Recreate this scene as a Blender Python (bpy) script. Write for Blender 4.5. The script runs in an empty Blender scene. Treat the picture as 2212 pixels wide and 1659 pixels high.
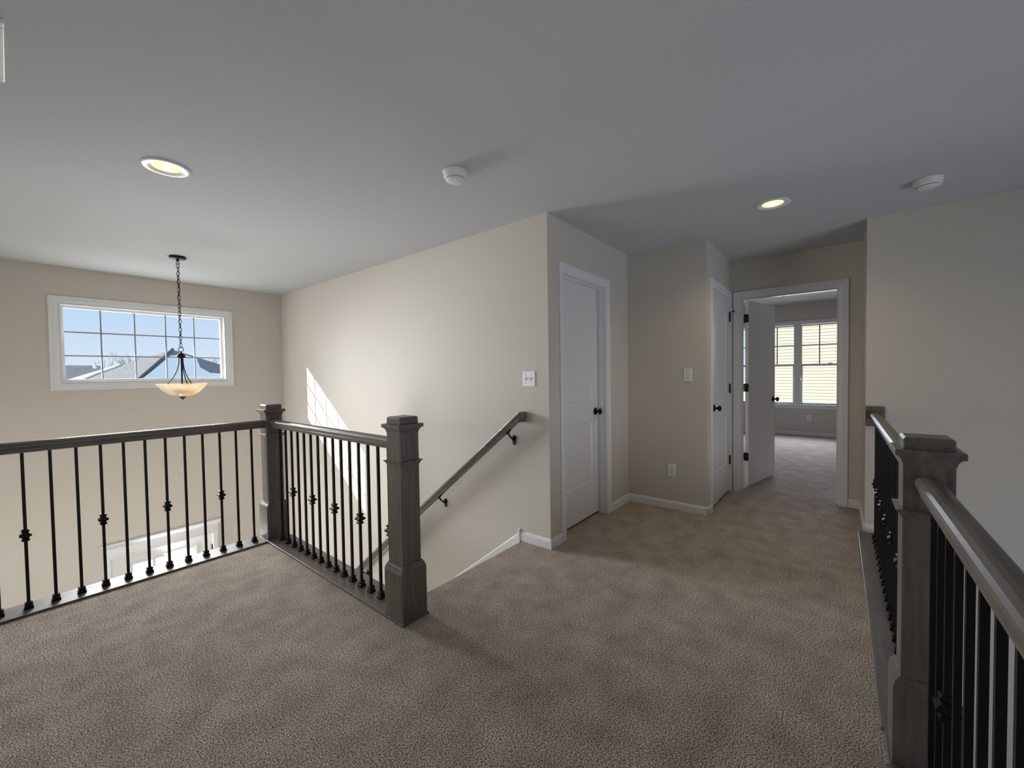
import bpy, bmesh, math, random
from mathutils import Vector, Matrix
random.seed(7)
C = bpy.context.scene.collection
SC = bpy.context.scene
rad = math.radians

# ------------------------------------------------------------------ camera
YAW, PITCH, ROLL, CAMH, FPX = 51.081, -1.5513, -0.8462, 1.28308, 874.636
def camera():
    y, p, r = rad(YAW), rad(PITCH), rad(ROLL)
    F = Vector((math.sin(y)*math.cos(p), math.cos(y)*math.cos(p), math.sin(p)))
    R = Vector((math.cos(y), -math.sin(y), 0)); U = R.cross(F)
    R2 = R*math.cos(r) + U*math.sin(r); U2 = -R*math.sin(r) + U*math.cos(r)
    cam = bpy.data.cameras.new('camera'); o = bpy.data.objects.new('camera', cam); C.objects.link(o)
    cam.sensor_fit = 'HORIZONTAL'; cam.sensor_width = 36.0; cam.lens = 36.0*FPX/2212
    cam.clip_start = 0.02; cam.clip_end = 500
    m = Matrix((R2, U2, -F)).transposed().to_4x4(); m.translation = Vector((0, 0, CAMH))
    o.matrix_world = m
    SC.camera = o
camera()

# ------------------------------------------------------------------ world, sun, daylight at the windows, added fill lamps
SC.view_settings.view_transform = 'Standard'
SC.view_settings.look = 'None'
SC.view_settings.gamma = 1.0
SC.view_settings.use_curve_mapping = False
SC.view_settings.exposure = 0.17

W = bpy.data.worlds.new('sky'); SC.world = W; W.use_nodes = True
nt = W.node_tree; nt.nodes.clear()
out = nt.nodes.new('ShaderNodeOutputWorld'); bg = nt.nodes.new('ShaderNodeBackground')
tc = nt.nodes.new('ShaderNodeTexCoord'); sep = nt.nodes.new('ShaderNodeSeparateXYZ'); rp = nt.nodes.new('ShaderNodeValToRGB')
nt.links.new(tc.outputs['Generated'], sep.inputs[0]); nt.links.new(sep.outputs['Z'], rp.inputs['Fac'])
e = rp.color_ramp.elements
e[0].position = 0.0; e[0].color = (0.80, 0.88, 1.0, 1)
e[1].position = 0.16; e[1].color = (0.50, 0.70, 1.0, 1)
x = e.new(0.7); x.color = (0.52, 0.71, 1.0, 1)
nt.links.new(rp.outputs['Color'], bg.inputs['Color']); bg.inputs['Strength'].default_value = 0.87
nt.links.new(bg.outputs[0], out.inputs['Surface'])

def lamp(name, kind, loc, direction, power, color, **kw):
    l = bpy.data.lights.new(name, kind); l.energy = power; l.color = color
    for k, v in kw.items(): setattr(l, k, v)
    o = bpy.data.objects.new(name, l); C.objects.link(o); o.location = loc
    if direction is not None: o.rotation_euler = Vector(direction).to_track_quat('-Z', 'Z').to_euler()
    return o
SUN_DIR = (1.0, -1.05, -0.775)
lamp('sun', 'SUN', (-10, 20, 14), SUN_DIR, 8.5, (1.0, 0.95, 0.86), angle=rad(0.35))
# daylight lamps in the window and door panes, plus two added fill lamps
lamp('daylight_transom_sky', 'AREA', (1.035, 6.20, 1.655), (0.06, -1, -0.30), 36, (0.97, 0.985, 1.0), shape='RECTANGLE', size=1.34, size_y=0.74, spread=rad(80))
lamp('daylight_transom_snow', 'AREA', (1.035, 6.19, 1.655), (0.0, -1, 0.15), 7, (0.96, 0.98, 1.0), shape='RECTANGLE', size=1.34, size_y=0.74)
lamp('fill_foyer', 'AREA', (-3.30, 4.50, 0.75), (1, -0.30, -0.2), 54, (0.98, 0.99, 1.0), shape='RECTANGLE', size=1.7, size_y=2.2, spread=rad(95))  # added fill at the unseen left end of the foyer, no window behind
lamp('fill_first_floor', 'AREA', (0.2, 2.3, -1.35), (0.15, 1, 0.38), 48, (1.0, 0.985, 0.92), shape='RECTANGLE', size=2.4, size_y=1.4)  # added fill hung under the landing, stands in no opening
lamp('daylight_door_panes', 'AREA', (1.08, 6.10, -0.905), (0.35, -1, 0.30), 16, (0.97, 0.98, 1.0), shape='RECTANGLE', size=0.56, size_y=0.2)
lamp('daylight_great_room', 'AREA', (1.6, -4.05, -0.9), (0.18, 1, 0.25), 19, (0.70, 0.78, 1.0), shape='RECTANGLE', size=1.9, size_y=2.2, spread=rad(110))
lamp('daylight_bedroom', 'AREA', (9.45, 0.62, 1.36), (-1, 0, -0.45), 46, (0.76, 0.82, 1.0), shape='RECTANGLE', size=1.8, size_y=1.45, spread=rad(130))

# ------------------------------------------------------------------ materials
def mat(name, color, rough=0.5, metal=0.0, spec=0.5):
    m = bpy.data.materials.new(name); m.use_nodes = True
    b = m.node_tree.nodes['Principled BSDF']
    b.inputs['Base Color'].default_value = (*color, 1); b.inputs['Roughness'].default_value = rough
    b.inputs['Metallic'].default_value = metal; b.inputs['Specular IOR Level'].default_value = spec
    return m
def nodes(m): return m.node_tree.nodes, m.node_tree.links, m.node_tree.nodes['Principled BSDF']
def noise_bump(m, scale, strength, dist=0.002, detail=3):
    N, L, b = nodes(m)
    t = N.new('ShaderNodeTexCoord'); n = N.new('ShaderNodeTexNoise'); bp = N.new('ShaderNodeBump')
    n.inputs['Scale'].default_value = scale; n.inputs['Detail'].default_value = detail
    bp.inputs['Strength'].default_value = strength; bp.inputs['Distance'].default_value = dist
    L.new(t.outputs['Object'], n.inputs['Vector']); L.new(n.outputs['Fac'], bp.inputs['Height']); L.new(bp.outputs[0], b.inputs['Normal'])
    return m
def noise_color(m, scale, c0, c1, stretch=(1, 1, 1), detail=4, lo=0.3, hi=0.7):
    N, L, b = nodes(m)
    t = N.new('ShaderNodeTexCoord'); mp = N.new('ShaderNodeMapping'); n = N.new('ShaderNodeTexNoise'); r = N.new('ShaderNodeValToRGB')
    mp.inputs['Scale'].default_value = stretch; n.inputs['Scale'].default_value = scale; n.inputs['Detail'].default_value = detail
    r.color_ramp.elements[0].position = lo; r.color_ramp.elements[0].color = (*c0, 1)
    r.color_ramp.elements[1].position = hi; r.color_ramp.elements[1].color = (*c1, 1)
    L.new(t.outputs['Object'], mp.inputs[0]); L.new(mp.outputs[0], n.inputs['Vector']); L.new(n.outputs['Fac'], r.inputs[0]); L.new(r.outputs[0], b.inputs['Base Color'])
    return m
WALL = noise_bump(mat('wall_paint', (0.625, 0.585, 0.522), 0.75, spec=0.25), 320, 0.08)
CEIL = noise_bump(mat('ceiling_paint', (0.585, 0.595, 0.605), 0.9, spec=0.1), 200, 0.12)
TRIM = noise_bump(mat('trim_paint', (0.78, 0.785, 0.79), 0.38), 60, 0.02)
DOOR = noise_bump(mat('door_paint', (0.76, 0.76, 0.755), 0.34), 90, 0.04)
def wood(name, stretch):
    m = noise_color(mat(name, (0.07, 0.06, 0.05), 0.38, spec=0.42), 9, (0.104, 0.090, 0.077), (0.178, 0.156, 0.134), stretch, 8, 0.3, 0.72)
    return m
WOODZ = wood('stained_wood_upright', (6, 6, 0.5))
WOODX = wood('stained_wood_lengthwise', (0.5, 6, 6))
WOODY = wood('stained_wood_crosswise', (6, 0.5, 6))
IRON = noise_bump(mat('black_iron', (0.006, 0.0055, 0.0055), 0.45, spec=0.28), 400, 0.05)
BLACK = mat('matte_black_hardware', (0.008, 0.0075, 0.0075), 0.42, spec=0.3)
BRONZE = mat('dark_bronze', (0.012, 0.008, 0.008), 0.5, 0.0, 0.2)
PLASTIC = noise_bump(mat('white_plastic', (0.82, 0.82, 0.82), 0.35), 200, 0.01)
SLOT = mat('dark_slot', (0.03, 0.03, 0.03), 0.6)
def carpet():
    m = mat('carpet_pile', (0.3, 0.26, 0.22), 1.0, spec=0.0)
    N, L, b = nodes(m)
    t = N.new('ShaderNodeTexCoord')
    v = N.new('ShaderNodeTexNoise'); v.inputs['Scale'].default_value = 190; v.inputs['Detail'].default_value = 4; v.inputs['Roughness'].default_value = 0.8
    r = N.new('ShaderNodeValToRGB'); el = r.color_ramp.elements
    el[0].position = 0.41; el[0].color = (0.055, 0.045, 0.037, 1)
    el[1].position = 0.60; el[1].color = (0.90, 0.81, 0.72, 1)
    md = el.new(0.5); md.color = (0.375, 0.325, 0.282, 1)
    big = N.new('ShaderNodeTexNoise'); big.inputs['Scale'].default_value = 7; big.inputs['Detail'].default_value = 5
    r2 = N.new('ShaderNodeValToRGB'); r2.color_ramp.elements[0].position = 0.3; r2.color_ramp.elements[0].color = (0.80, 0.79, 0.78, 1)
    r2.color_ramp.elements[1].position = 0.7; r2.color_ramp.elements[1].color = (1.12, 1.12, 1.12, 1)
    mx = N.new('ShaderNodeMix'); mx.data_type = 'RGBA'; mx.blend_type = 'MULTIPLY'; mx.inputs[0].default_value = 1
    bp = N.new('ShaderNodeBump'); bp.inputs['Strength'].default_value = 0.5; bp.inputs['Distance'].default_value = 0.005
    L.new(t.outputs['Object'], v.inputs['Vector']); L.new(t.outputs['Object'], big.inputs['Vector'])
    L.new(v.outputs['Fac'], r.inputs[0]); L.new(big.outputs['Fac'], r2.inputs[0])
    L.new(r.outputs[0], mx.inputs[6]); L.new(r2.outputs[0], mx.inputs[7]); L.new(mx.outputs[2], b.inputs['Base Color'])
    L.new(v.outputs['Fac'], bp.inputs['Height']); L.new(bp.outputs[0], b.inputs['Normal'])
    return m
CARPET = carpet()
def glass():
    m = bpy.data.materials.new('window_glass'); m.use_nodes = True
    N, L = m.node_tree.nodes, m.node_tree.links; N.clear()
    o = N.new('ShaderNodeOutputMaterial'); tr = N.new('ShaderNodeBsdfTransparent'); gl = N.new('ShaderNodeBsdfGlossy'); mx = N.new('ShaderNodeMixShader'); fr = N.new('ShaderNodeFresnel')
    fr.inputs['IOR'].default_value = 1.2; gl.inputs['Roughness'].default_value = 0.02; tr.inputs['Color'].default_value = (0.97, 0.985, 0.98, 1)
    L.new(fr.outputs[0], mx.inputs[0]); L.new(tr.outputs[0], mx.inputs[1]); L.new(gl.outputs[0], mx.inputs[2]); L.new(mx.outputs[0], o.inputs[0])
    return m
GLASS = glass()
GRILLE = mat('backlit_grille', (0.30, 0.31, 0.35), 0.5)  # muntin colour darkened to carry their backlit shade
def emit(name, color, s):
    m = bpy.data.materials.new(name); m.use_nodes = True
    N, L = m.node_tree.nodes, m.node_tree.links; N.clear()
    o = N.new('ShaderNodeOutputMaterial'); em = N.new('ShaderNodeEmission'); em.inputs[0].default_value = (*color, 1); em.inputs[1].default_value = s
    L.new(em.outputs[0], o.inputs[0]); return m

# ------------------------------------------------------------------ mesh builder
class MB:
    def __init__(s): s.v = []; s.f = []; s.sm = set()
    def add(s, vs, fs, smooth=False):
        n = len(s.v); s.v += [tuple(p) for p in vs]
        for f in fs:
            if smooth: s.sm.add(len(s.f))
            s.f.append(tuple(i+n for i in f))
        return s
    def box(s, a, b):
        x0, y0, z0 = (min(a[i], b[i]) for i in range(3)); x1, y1, z1 = (max(a[i], b[i]) for i in range(3))
        return s.add([(x0,y0,z0),(x1,y0,z0),(x1,y1,z0),(x0,y1,z0),(x0,y0,z1),(x1,y0,z1),(x1,y1,z1),(x0,y1,z1)],
                     [(0,3,2,1),(4,5,6,7),(0,1,5,4),(1,2,6,5),(2,3,7,6),(3,0,4,7)])
    def loft(s, rings, cap=True, smooth=False, closed=True):
        n = len(rings[0]); vs = [p for r in rings for p in r]; fs = []
        for i in range(len(rings)-1):
            for j in range(n if closed else n-1):
                k = (j+1) % n
                fs.append((i*n+j, i*n+k, (i+1)*n+k, (i+1)*n+j))
        s.add(vs, fs, smooth)
        if cap:
            b = len(s.v)-len(vs)
            s.f.append(tuple(b+j for j in reversed(range(n)))); s.f.append(tuple(b+(len(rings)-1)*n+j for j in range(n)))
        return s
    def square(s, prof, cx=0, cy=0):            # profile of (half width, z): square-section turning
        return s.loft([[(cx-h,cy-h,z),(cx+h,cy-h,z),(cx+h,cy+h,z),(cx-h,cy+h,z)] for h, z in prof])
    def lathe(s, prof, o=(0,0,0), axis='Z', seg=24, cap=True):
        rings = []
        for r, z in prof:
            ring = []
            for i in range(seg):
                a = 2*math.pi*i/seg; u, v = r*math.cos(a), r*math.sin(a)
                p = {'Z': (u, v, z), 'Y': (v, z, u), 'X': (z, u, v)}[axis]
                ring.append((p[0]+o[0], p[1]+o[1], p[2]+o[2]))
            rings.append(ring)
        return s.loft(rings, cap, True)
    def tube(s, pts, r, seg=8, cap=True):
        pts = [Vector(p) for p in pts]; rings = []; n = None
        for i, p in enumerate(pts):
            t = (pts[min(i+1, len(pts)-1)]-pts[max(i-1, 0)]).normalized()
            if n is None:
                n = t.cross(Vector((0, 0, 1)));  n = n if n.length > 1e-3 else t.cross(Vector((1, 0, 0)))
            n = (n - t*n.dot(t)).normalized(); b = t.cross(n)
            rr = r[i] if isinstance(r, (list, tuple)) else r
            rings.append([p + (n*math.cos(2*math.pi*k/seg)+b*math.sin(2*math.pi*k/seg))*rr for k in range(seg)])
        return s.loft(rings, cap, True)
    def ring(s, R, r, o, ax1, ax2, seg=14, rs=6, squash=1.0):   # a closed link
        o, a1, a2 = Vector(o), Vector(ax1), Vector(ax2); nrm = a1.cross(a2); rings = []
        for i in range(seg):
            a = 2*math.pi*i/seg; c = o + a1*R*math.cos(a) + a2*R*squash*math.sin(a); d = (a1*math.cos(a)+a2*math.sin(a)).normalized()
            rings.append([c + d*r*math.cos(2*math.pi*k/rs) + nrm*r*math.sin(2*math.pi*k/rs) for k in range(rs)])
        rings.append(rings[0]); return s.loft(rings, False, True)
    def sweep(s, prof, path, side, up):         # profile (side, up) dragged along a path of points with per-point frames
        rings = []
        for i, p in enumerate(path):
            sd = side[i] if isinstance(side, list) else side; u = up[i] if isinstance(up, list) else up
            rings.append([Vector(p)+Vector(sd)*a+Vector(u)*b for a, b in prof])
        return s.loft(rings)
    def mesh(s, name, m, smooth=False):
        me = bpy.data.meshes.new(name); me.from_pydata(s.v, [], s.f); me.validate()
        bm = bmesh.new(); bm.from_mesh(me); bmesh.ops.recalc_face_normals(bm, faces=bm.faces); bm.to_mesh(me); bm.free()
        if m: me.materials.append(m)
        if smooth or s.sm:
            for i, p in enumerate(me.polygons): p.use_smooth = smooth or i in s.sm
        return me
    def build(s, name, m, parent=None, bevel=0, smooth=False, loc=None):
        o = bpy.data.objects.new(name, s.mesh(name, m, smooth)); C.objects.link(o)
        if loc: o.location = loc
        if parent: o.parent = parent
        if bevel:
            b = o.modifiers.new('soft_edges', 'BEVEL'); b.width = bevel; b.segments = 2; b.limit_method = 'ANGLE'; b.angle_limit = rad(40)
        return o
def tag(o, label=None, cat=None, group=None, kind=None):
    if label: o['label'] = label
    if cat: o['category'] = cat
    if group: o['group'] = group
    if kind: o['kind'] = kind
    return o
def empty(name, loc=(0, 0, 0), rz=0.0):
    o = bpy.data.objects.new(name, None); C.objects.link(o); o.location = loc; o.rotation_euler = (0, 0, rz); o.empty_display_size = 0.05
    return o
def thing(name, loc, label, cat, group=None, rz=0.0): return tag(empty(name, loc, rz), label, cat, group)
def kids(o): return [c for c in bpy.data.objects if c.parent is o]
def copy_tree(o, parent=None):
    c = o.copy(); C.objects.link(c)
    if parent: c.parent = parent
    for ch in kids(o): copy_tree(ch, c)
    return c
def struct(name, mb, m, label=None, bevel=0, parent=None):
    o = mb.build(name, m, parent, bevel)
    o['kind'] = 'structure'
    if label: o['label'] = label
    return o

# ------------------------------------------------------------------ the room shell
XS, YW, Y1, X2, Y2, X3, Y3, XR, ZC = 2.430, 6.123, 1.622, 3.834, 0.897, 4.829, -0.163, 4.142, 2.422
XL, YG, ZF, XB, ZB, T = -1.60, -4.20, -2.72, 9.55, 2.53, 0.115
def slab_with_holes(mb, axis, p0, p1, u0, u1, z0, z1, holes):
    """a wall of thickness p0..p1 across 'axis', spanning u0..u1 along the other axis, with rectangular holes (ua, ub, za, zb)"""
    def put(a, b, c, d):
        if b-a > 1e-5 and d-c > 1e-5:
            mb.box((p0, a, c), (p1, b, d)) if axis == 'X' else mb.box((a, p0, c), (b, p1, d))
    us = sorted({u0, u1, *[h[0] for h in holes], *[h[1] for h in holes]})
    for a, b in zip(us, us[1:]):
        hs = sorted([h for h in holes if h[0] <= a+1e-6 and h[1] >= b-1e-6], key=lambda h: h[2])
        z = z0
        for h in hs: put(a, b, z, h[2]); z = h[3]
        put(a, b, z, z1)
    return mb
XF = -3.45       # left end of the foyer, out of the frame
# openings
D1 = (2.630, 3.362, 0.0, 2.048)          # closet door in wall_closet (X range)
D2 = (4.006, 4.764, 0.0, 2.048)          # linen door (X range)
D3 = (-0.014, 0.818, 0.0, 2.046)         # bedroom doorway (Y range)
WN = (0.326, 1.751, 1.250, 2.058)        # transom window
FD = (0.610, 1.550, ZF, -0.640)          # front door
BW = [(-0.33, 0.575, 0.575, 2.145), (0.672, 1.640, 0.575, 2.145)]   # twin bedroom windows (Y range)
struct('wall_stair', MB().box((XS, Y1, ZF), (XS+T, YW, ZC)), WALL, 'pale greige wall along the stairs')
struct('wall_front', slab_with_holes(MB(), 'Y', YW, YW+0.16, XF-T, XS+T, ZF, ZC, [WN, FD]), WALL, 'two storey greige wall with the transom window')
struct('wall_closet', slab_with_holes(MB(), 'Y', Y1, Y1+T, XS+T, X2+T, 0, ZC, [D1]), WALL, 'greige wall with the closet door')
struct('wall_switch', MB().box((X2, Y2, 0), (X2+T, Y1, ZC)), WALL, 'short greige wall with the switch and outlet')
struct('wall_linen', slab_with_holes(MB(), 'Y', Y2, Y2+T, X2+T, X3, 0, ZC, [D2]), WALL, 'greige wall with the narrow linen door')
struct('wall_bedroom', slab_with_holes(MB(), 'X', X3, X3+T, Y3-T, 2.75, 0, ZB, [D3]), WALL, 'greige wall with the open bedroom doorway')
struct('wall_hall_end', MB().box((XR, Y3-T, 0), (X3, Y3, ZC)), WALL, 'narrow return wall right of the bedroom door')
struct('wall_right', MB().box((XR, YG, ZF), (XR+T, Y3-T, ZC)).box((XR, Y3-T, ZF), (XR+T, Y3, -0.28)), WALL, 'tall greige wall behind the near railing')
struct('wall_left', MB().box((XL-T, YG, ZF), (XL, 3.615, ZC)).box((XF, 3.50, ZF), (XL-T, 3.615, ZC)).box((XF-T, 3.50, ZF), (XF, YW, ZC)), WALL, 'greige walls left of the frame')
struct('wall_great_room', slab_with_holes(MB(), 'Y', YG-T, YG, XL-T, XR+T, ZF, ZC, [(-1.35, 2.55, -2.1, 0.7)]), WALL, 'far wall of the great room with its tall windows')
struct('wall_under_landing', MB().box((XL, -0.30, -0.42), (XR, -0.285, -0.004)).box((XL, 3.60, -0.42), (1.37, 3.615, -0.004)).box((1.37, 1.90, ZF), (1.385, 3.615, -0.28)).box((1.385, 1.87, ZF), (XS, 1.885, -0.2)), WALL, 'painted faces below the edge of the landing')
struct('wall_bedroom_window', slab_with_holes(MB(), 'X', XB, XB+0.16, -2.1, 2.75, 0, ZB, BW), WALL, 'bedroom wall with the twin windows')
struct('wall_bedroom_side', MB().box((X3+T, 2.60, 0), (XB, 2.75, ZB)).box((X3+T, -2.1, 0), (XB, -1.98, ZB)).box((X3, -1.98, 0), (X3+T, Y3-T, ZB)), WALL, 'bedroom side walls')
struct('wall_closet_back', MB().box((XS+T, 2.55, 0), (X3, 2.65, ZC)), WALL)
# ceilings, floors
struct('ceiling', MB().box((XF-T, YG-T, ZC), (X3, YW+0.16, ZC+0.1)), CEIL, 'white flat ceiling over landing and foyer')
struct('ceiling_bedroom', MB().box((X3+T, -2.1, ZB), (XB+0.16, 2.75, ZB+0.1)), CEIL, 'white bedroom ceiling')
fl = MB().box((XL, -0.285, -0.28), (1.37, 3.60, 0)).box((1.37, -0.285, -0.28), (XS, 1.87, 0)).box((XS, -0.285, -0.28), (XS+T, Y1+0.01, 0)).box((XS+T, -0.285, -0.28), (XR, 2.6, 0)).box((XR, Y3-T, -0.28), (XB, 2.6, 0)).box((X3, -2.0, -0.28), (XB, Y3-T, 0))
# rounded nosing at the top stair
fl.lathe([(0.016, 1.37), (0.016, XS)], (0, 1.872, -0.016), 'X', 12)
struct('floor', fl, CARPET, 'taupe and brown flecked cut pile carpet on the landing')
struct('floor_lower', MB().box((XF, -0.285, ZF-0.1), (XR, YW, ZF)).box((XL, YG, ZF-0.1), (XR, -0.285, ZF)), noise_color(mat('lower_floor_planks', (0.3, 0.22, 0.15), 0.4), 5, (0.26, 0.23, 0.20), (0.38, 0.34, 0.30), (1, 8, 1)), 'wood floor of the storey below')
# stairs going down from the landing
N_ST, RUN = 14, 0.243; RISE = -ZF/N_ST
st = MB()
for i in range(1, N_ST):
    st.box((1.385, 1.885+(i-1)*RUN, ZF), (XS-0.02, 1.885+i*RUN+0.02, -i*RISE))
struct('stairs', st, CARPET, 'carpeted stairs going down along the wall')

# ------------------------------------------------------------------ baseboards, skirt
BASE = [(0, 0), (0.014, 0), (0.014, 0.052), (0.0115, 0.058), (0.0115, 0.062), (0.006, 0.070), (0.004, 0.073), (0, 0.073)]
def baseboard(name, a, b, nrm, label=None, z=0.0):
    a, b = Vector((*a, z)), Vector((*b, z))
    struct(name, MB().sweep(BASE, [a, b], Vector((*nrm, 0)), Vector((0, 0, 1))), TRIM, label)
baseboard('baseboard_stair', (XS, Y1-0.014), (XS, 1.893), (-1, 0), 'white baseboard at the head of the stairs')
baseboard('baseboard_closet_left', (XS-0.014, Y1), (2.574, Y1), (0, -1), 'white baseboard left of the closet door')
baseboard('baseboard_closet_right', (3.418, Y1), (X2, Y1), (0, -1), 'white baseboard right of the closet door')
baseboard('baseboard_switch', (X2, Y2-0.014), (X2, Y1-0.014), (-1, 0), 'white baseboard under the outlet')
baseboard('baseboard_linen', (X2-0.014, Y2), (3.955, Y2), (0, -1), 'white baseboard beside the linen door')
baseboard('baseboard_bedroom_wall', (X3, Y3+0.014), (X3, -0.072), (-1, 0), 'white baseboard right of the bedroom doorway')
baseboard('baseboard_hall_end', (XR-0.014, Y3), (X3-0.014, Y3), (0, 1), 'white baseboard on the return wall')
baseboard('baseboard_right', (XR, -0.225), (XR, Y3+0.014), (-1, 0), 'white baseboard end beside the railing')
baseboard('baseboard_bedroom_window', (XB, -1.9), (XB, 2.6), (-1, 0), 'white baseboard below the bedroom windows')
baseboard('baseboard_bedroom_side', (X3+T, 2.6), (XB, 2.6), (0, -1))
# skirt board running down with the stairs, with its square end block
sk = MB(); S = 0.785
y0, y1_ = 1.911, 5.30
pr = [(0, -0.30), (0.012, -0.30), (0.012, 0.0), (0.006, 0.008), (0, 0.008)]
sk.sweep(pr, [(XS, y0, 0.046), (XS, y1_, 0.046-(y1_-y0)*S)], Vector((-1, 0, 0)), Vector((0, 0, 1)))
struct('trim_stair_skirt', sk, TRIM, 'white skirt board sloping down beside the stairs')
struct('trim_skirt_block', MB().box((XS-0.020, 1.893, -0.15), (XS, 1.911, 0.088)), TRIM, 'white upright block where skirt meets baseboard', 0.002)

# ------------------------------------------------------------------ doors
CAS = [(0, 0), (0.069, 0), (0.069, 0.012), (0.064, 0.016), (0.058, 0.0165), (0.053, 0.013), (0.024, 0.012), (0.012, 0.009), (0.006, 0.008), (0, 0.006)]   # from inner to outer edge, thickness
def casing(name, parent, o, ux, n, w, h, sides='LRT', bottom=0.0):
    """casing around an opening: o = bottom-left corner of the opening at the wall face, ux along the opening, n out of the wall"""
    o, ux, n, uz = Vector(o), Vector(ux), Vector(n), Vector((0, 0, 1)); r = 0.005
    def mitre(pts):      # pts: list of (corner, outward dir along which the profile grows)
        mb = MB(); mb.sweep_pts = None
        rings = [[c + d*a + n*b for a, b in CAS] for c, d in pts]
        return mb.loft(rings)
    bl, tl, br, tr = o - ux*r + uz*bottom, o - ux*r + uz*(h+r), o + ux*(w+r) + uz*bottom, o + ux*(w+r) + uz*(h+r)
    if 'B' in sides: bl, br = bl - uz*r, br - uz*r
    dn = -uz if 'B' in sides else uz*0
    if 'L' in sides: mitre([(bl, -ux+dn), (tl, -ux+uz)]).build(name, TRIM, parent)
    if 'R' in sides: mitre([(br, ux+dn), (tr, ux+uz)]).build(name, TRIM, parent)
    if 'T' in sides: mitre([(tl, -ux+uz), (tr, ux+uz)]).build(name, TRIM, parent)
    if 'B' in sides: mitre([(bl, -ux-uz), (br, ux-uz)]).build(name, TRIM, parent)
def jamb(parent, axis, p0, p1, u0, u1, h, stop0, stop1):
    mb = MB(); t = 0.018
    def bx(a0, a1, ua, ub, za, zb): mb.box((ua, a0, za), (ub, a1, zb)) if axis == 'Y' else mb.box((a0, ua, za), (a1, ub, zb))
    bx(p0, p1, u0, u0+t, 0, h); bx(p0, p1, u1-t, u1, 0, h); bx(p0, p1, u0+t, u1-t, h-t, h)
    bx(stop0, stop1, u0+t, u0+t+0.011, 0, h-t); bx(stop0, stop1, u1-t-0.011, u1-t, 0, h-t); bx(stop0, stop1, u0+t+0.011, u1-t-0.011, h-t-0.011, h-t)
    mb.build('door_jamb', TRIM, parent, 0.0015)
def door_leaf(parent, w, z0, z1, faces=(-1, 1)):
    """two-panel leaf in local coordinates: x 0..w, y -0.0175..0.0175"""
    st_, t = 0.118, 0.0175
    P = [(0.310, 0.845), (1.030, 1.920)]
    mb = MB().box((0, -t, z0), (st_, t, z1)).box((w-st_, -t, z0), (w, t, z1))
    for a, b in ((z0, P[0][0]), (P[0][1], P[1][0]), (P[1][1], z1)): mb.box((st_, -t, a), (w-st_, t, b))
    mb.build('door_slab', DOOR, parent)
    for a, b in P:
        q = MB(); d, s_ = 0.008, 0.011
        for sg in (-1, 1):
            y0, y1 = sg*t, sg*(t-d)
            q.loft([[(st_, y0, a), (w-st_, y0, a), (w-st_, y0, b), (st_, y0, b)],
                    [(st_+0.003, y0-sg*0.002, a+0.003), (w-st_-0.003, y0-sg*0.002, a+0.003), (w-st_-0.003, y0-sg*0.002, b-0.003), (st_+0.003, y0-sg*0.002, b-0.003)],
                    [(st_+s_, y1, a+s_), (w-st_-s_, y1, a+s_), (w-st_-s_, y1, b-s_), (st_+s_, y1, b-s_)]], False)
            n_ = len(q.v); q.f.append((n_-4, n_-3, n_-2, n_-1))
        q.build('door_panel', DOOR, parent)
def knob(parent, x, z, sides=(-1,)):
    for sg in sides:
        k = MB(); y = sg*0.0175
        prof = [(0.001, 0.0635), (0.012, 0.063), (0.021, 0.059), (0.0265, 0.052), (0.027, 0.046), (0.023, 0.039), (0.015, 0.033), (0.010, 0.028), (0.0095, 0.018), (0.013, 0.010)]
        k.lathe([(r, y+sg*d) for r, d in prof], (x, 0, z), 'Y', 24)
        ko = k.build('door_knob', BLACK, parent)
        MB().lathe([(0.033, y), (0.033, y+sg*0.004), (0.030, y+sg*0.009), (0.014, y+sg*0.0105)], (x, 0, z), 'Y', 28).build('knob_rose', BLACK, ko)
def hinge(parent, loc, stop=None):
    """butt hinge knuckle with leaf, parent-local location of the pin"""
    x, y, z = loc
    mb = MB()
    for k in range(5): mb.lathe([(0.0075, -0.0445+k*0.0178+0.0005), (0.0075, -0.0445+(k+1)*0.0178-0.0005)], (x, y, z), 'Z', 12)
    mb.lathe([(0.004, -0.050), (0.006, -0.047), (0.006, 0.047), (0.0045, 0.052)], (x, y, z), 'Z', 10)
    h = mb.build('hinge', BLACK, parent)
    return h
# door 1: closet door, opens away from the landing
d1 = tag(empty('door_1', (D1[0]+0.018, Y1, 0)), 'white two panel closet door beside the stair wall corner', kind='structure')
def rel(e_, p): return tuple(p[i]-e_.location[i] for i in range(3))
jamb_e = d1
class Off:   # jamb/casing built in world numbers, shifted to the door's own origin
    pass
def shift(objs, e_):
    for o in objs:
        o.data.transform(Matrix.Translation(-e_.location))
def new_kids(e_, before): return [o for o in kids(e_) if o not in before]
jamb(d1, 'Y', Y1, Y1+T, D1[0], D1[1], D1[3], Y1+0.036, Y1+0.072)
casing('door_casing', d1, (D1[0]+0.018, Y1, 0), (1, 0, 0), (0, -1, 0), D1[1]-D1[0]-0.036, D1[3]-0.018)
shift(kids(d1), d1)
lf = empty('door_leaf', (0.003, 0.0935-0.002, 0)); lf.parent = d1
def leaf_into(door, w, loc, rz, z0, z1, knob_x, sides, faces=(-1, 1)):
    """builds the leaf's parts straight under the door"""
    tmp = empty('tmp'); door_leaf(tmp, w, z0, z1, faces); knob(tmp, knob_x, 0.930, sides)
    M_ = Matrix.Translation(loc) @ Matrix.Rotation(rz, 4, 'Z')
    for o in kids(tmp):
        for c in kids(o): c.data.transform(M_)
        o.data.transform(M_); o.parent = door
    bpy.data.objects.remove(tmp)
bpy.data.objects.remove(lf)
leaf_into(d1, D1[1]-D1[0]-0.036-0.006, (0.003, 0.0925, 0), 0, 0.020, 2.026, D1[1]-D1[0]-0.036-0.006-0.060, (-1,))
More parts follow.
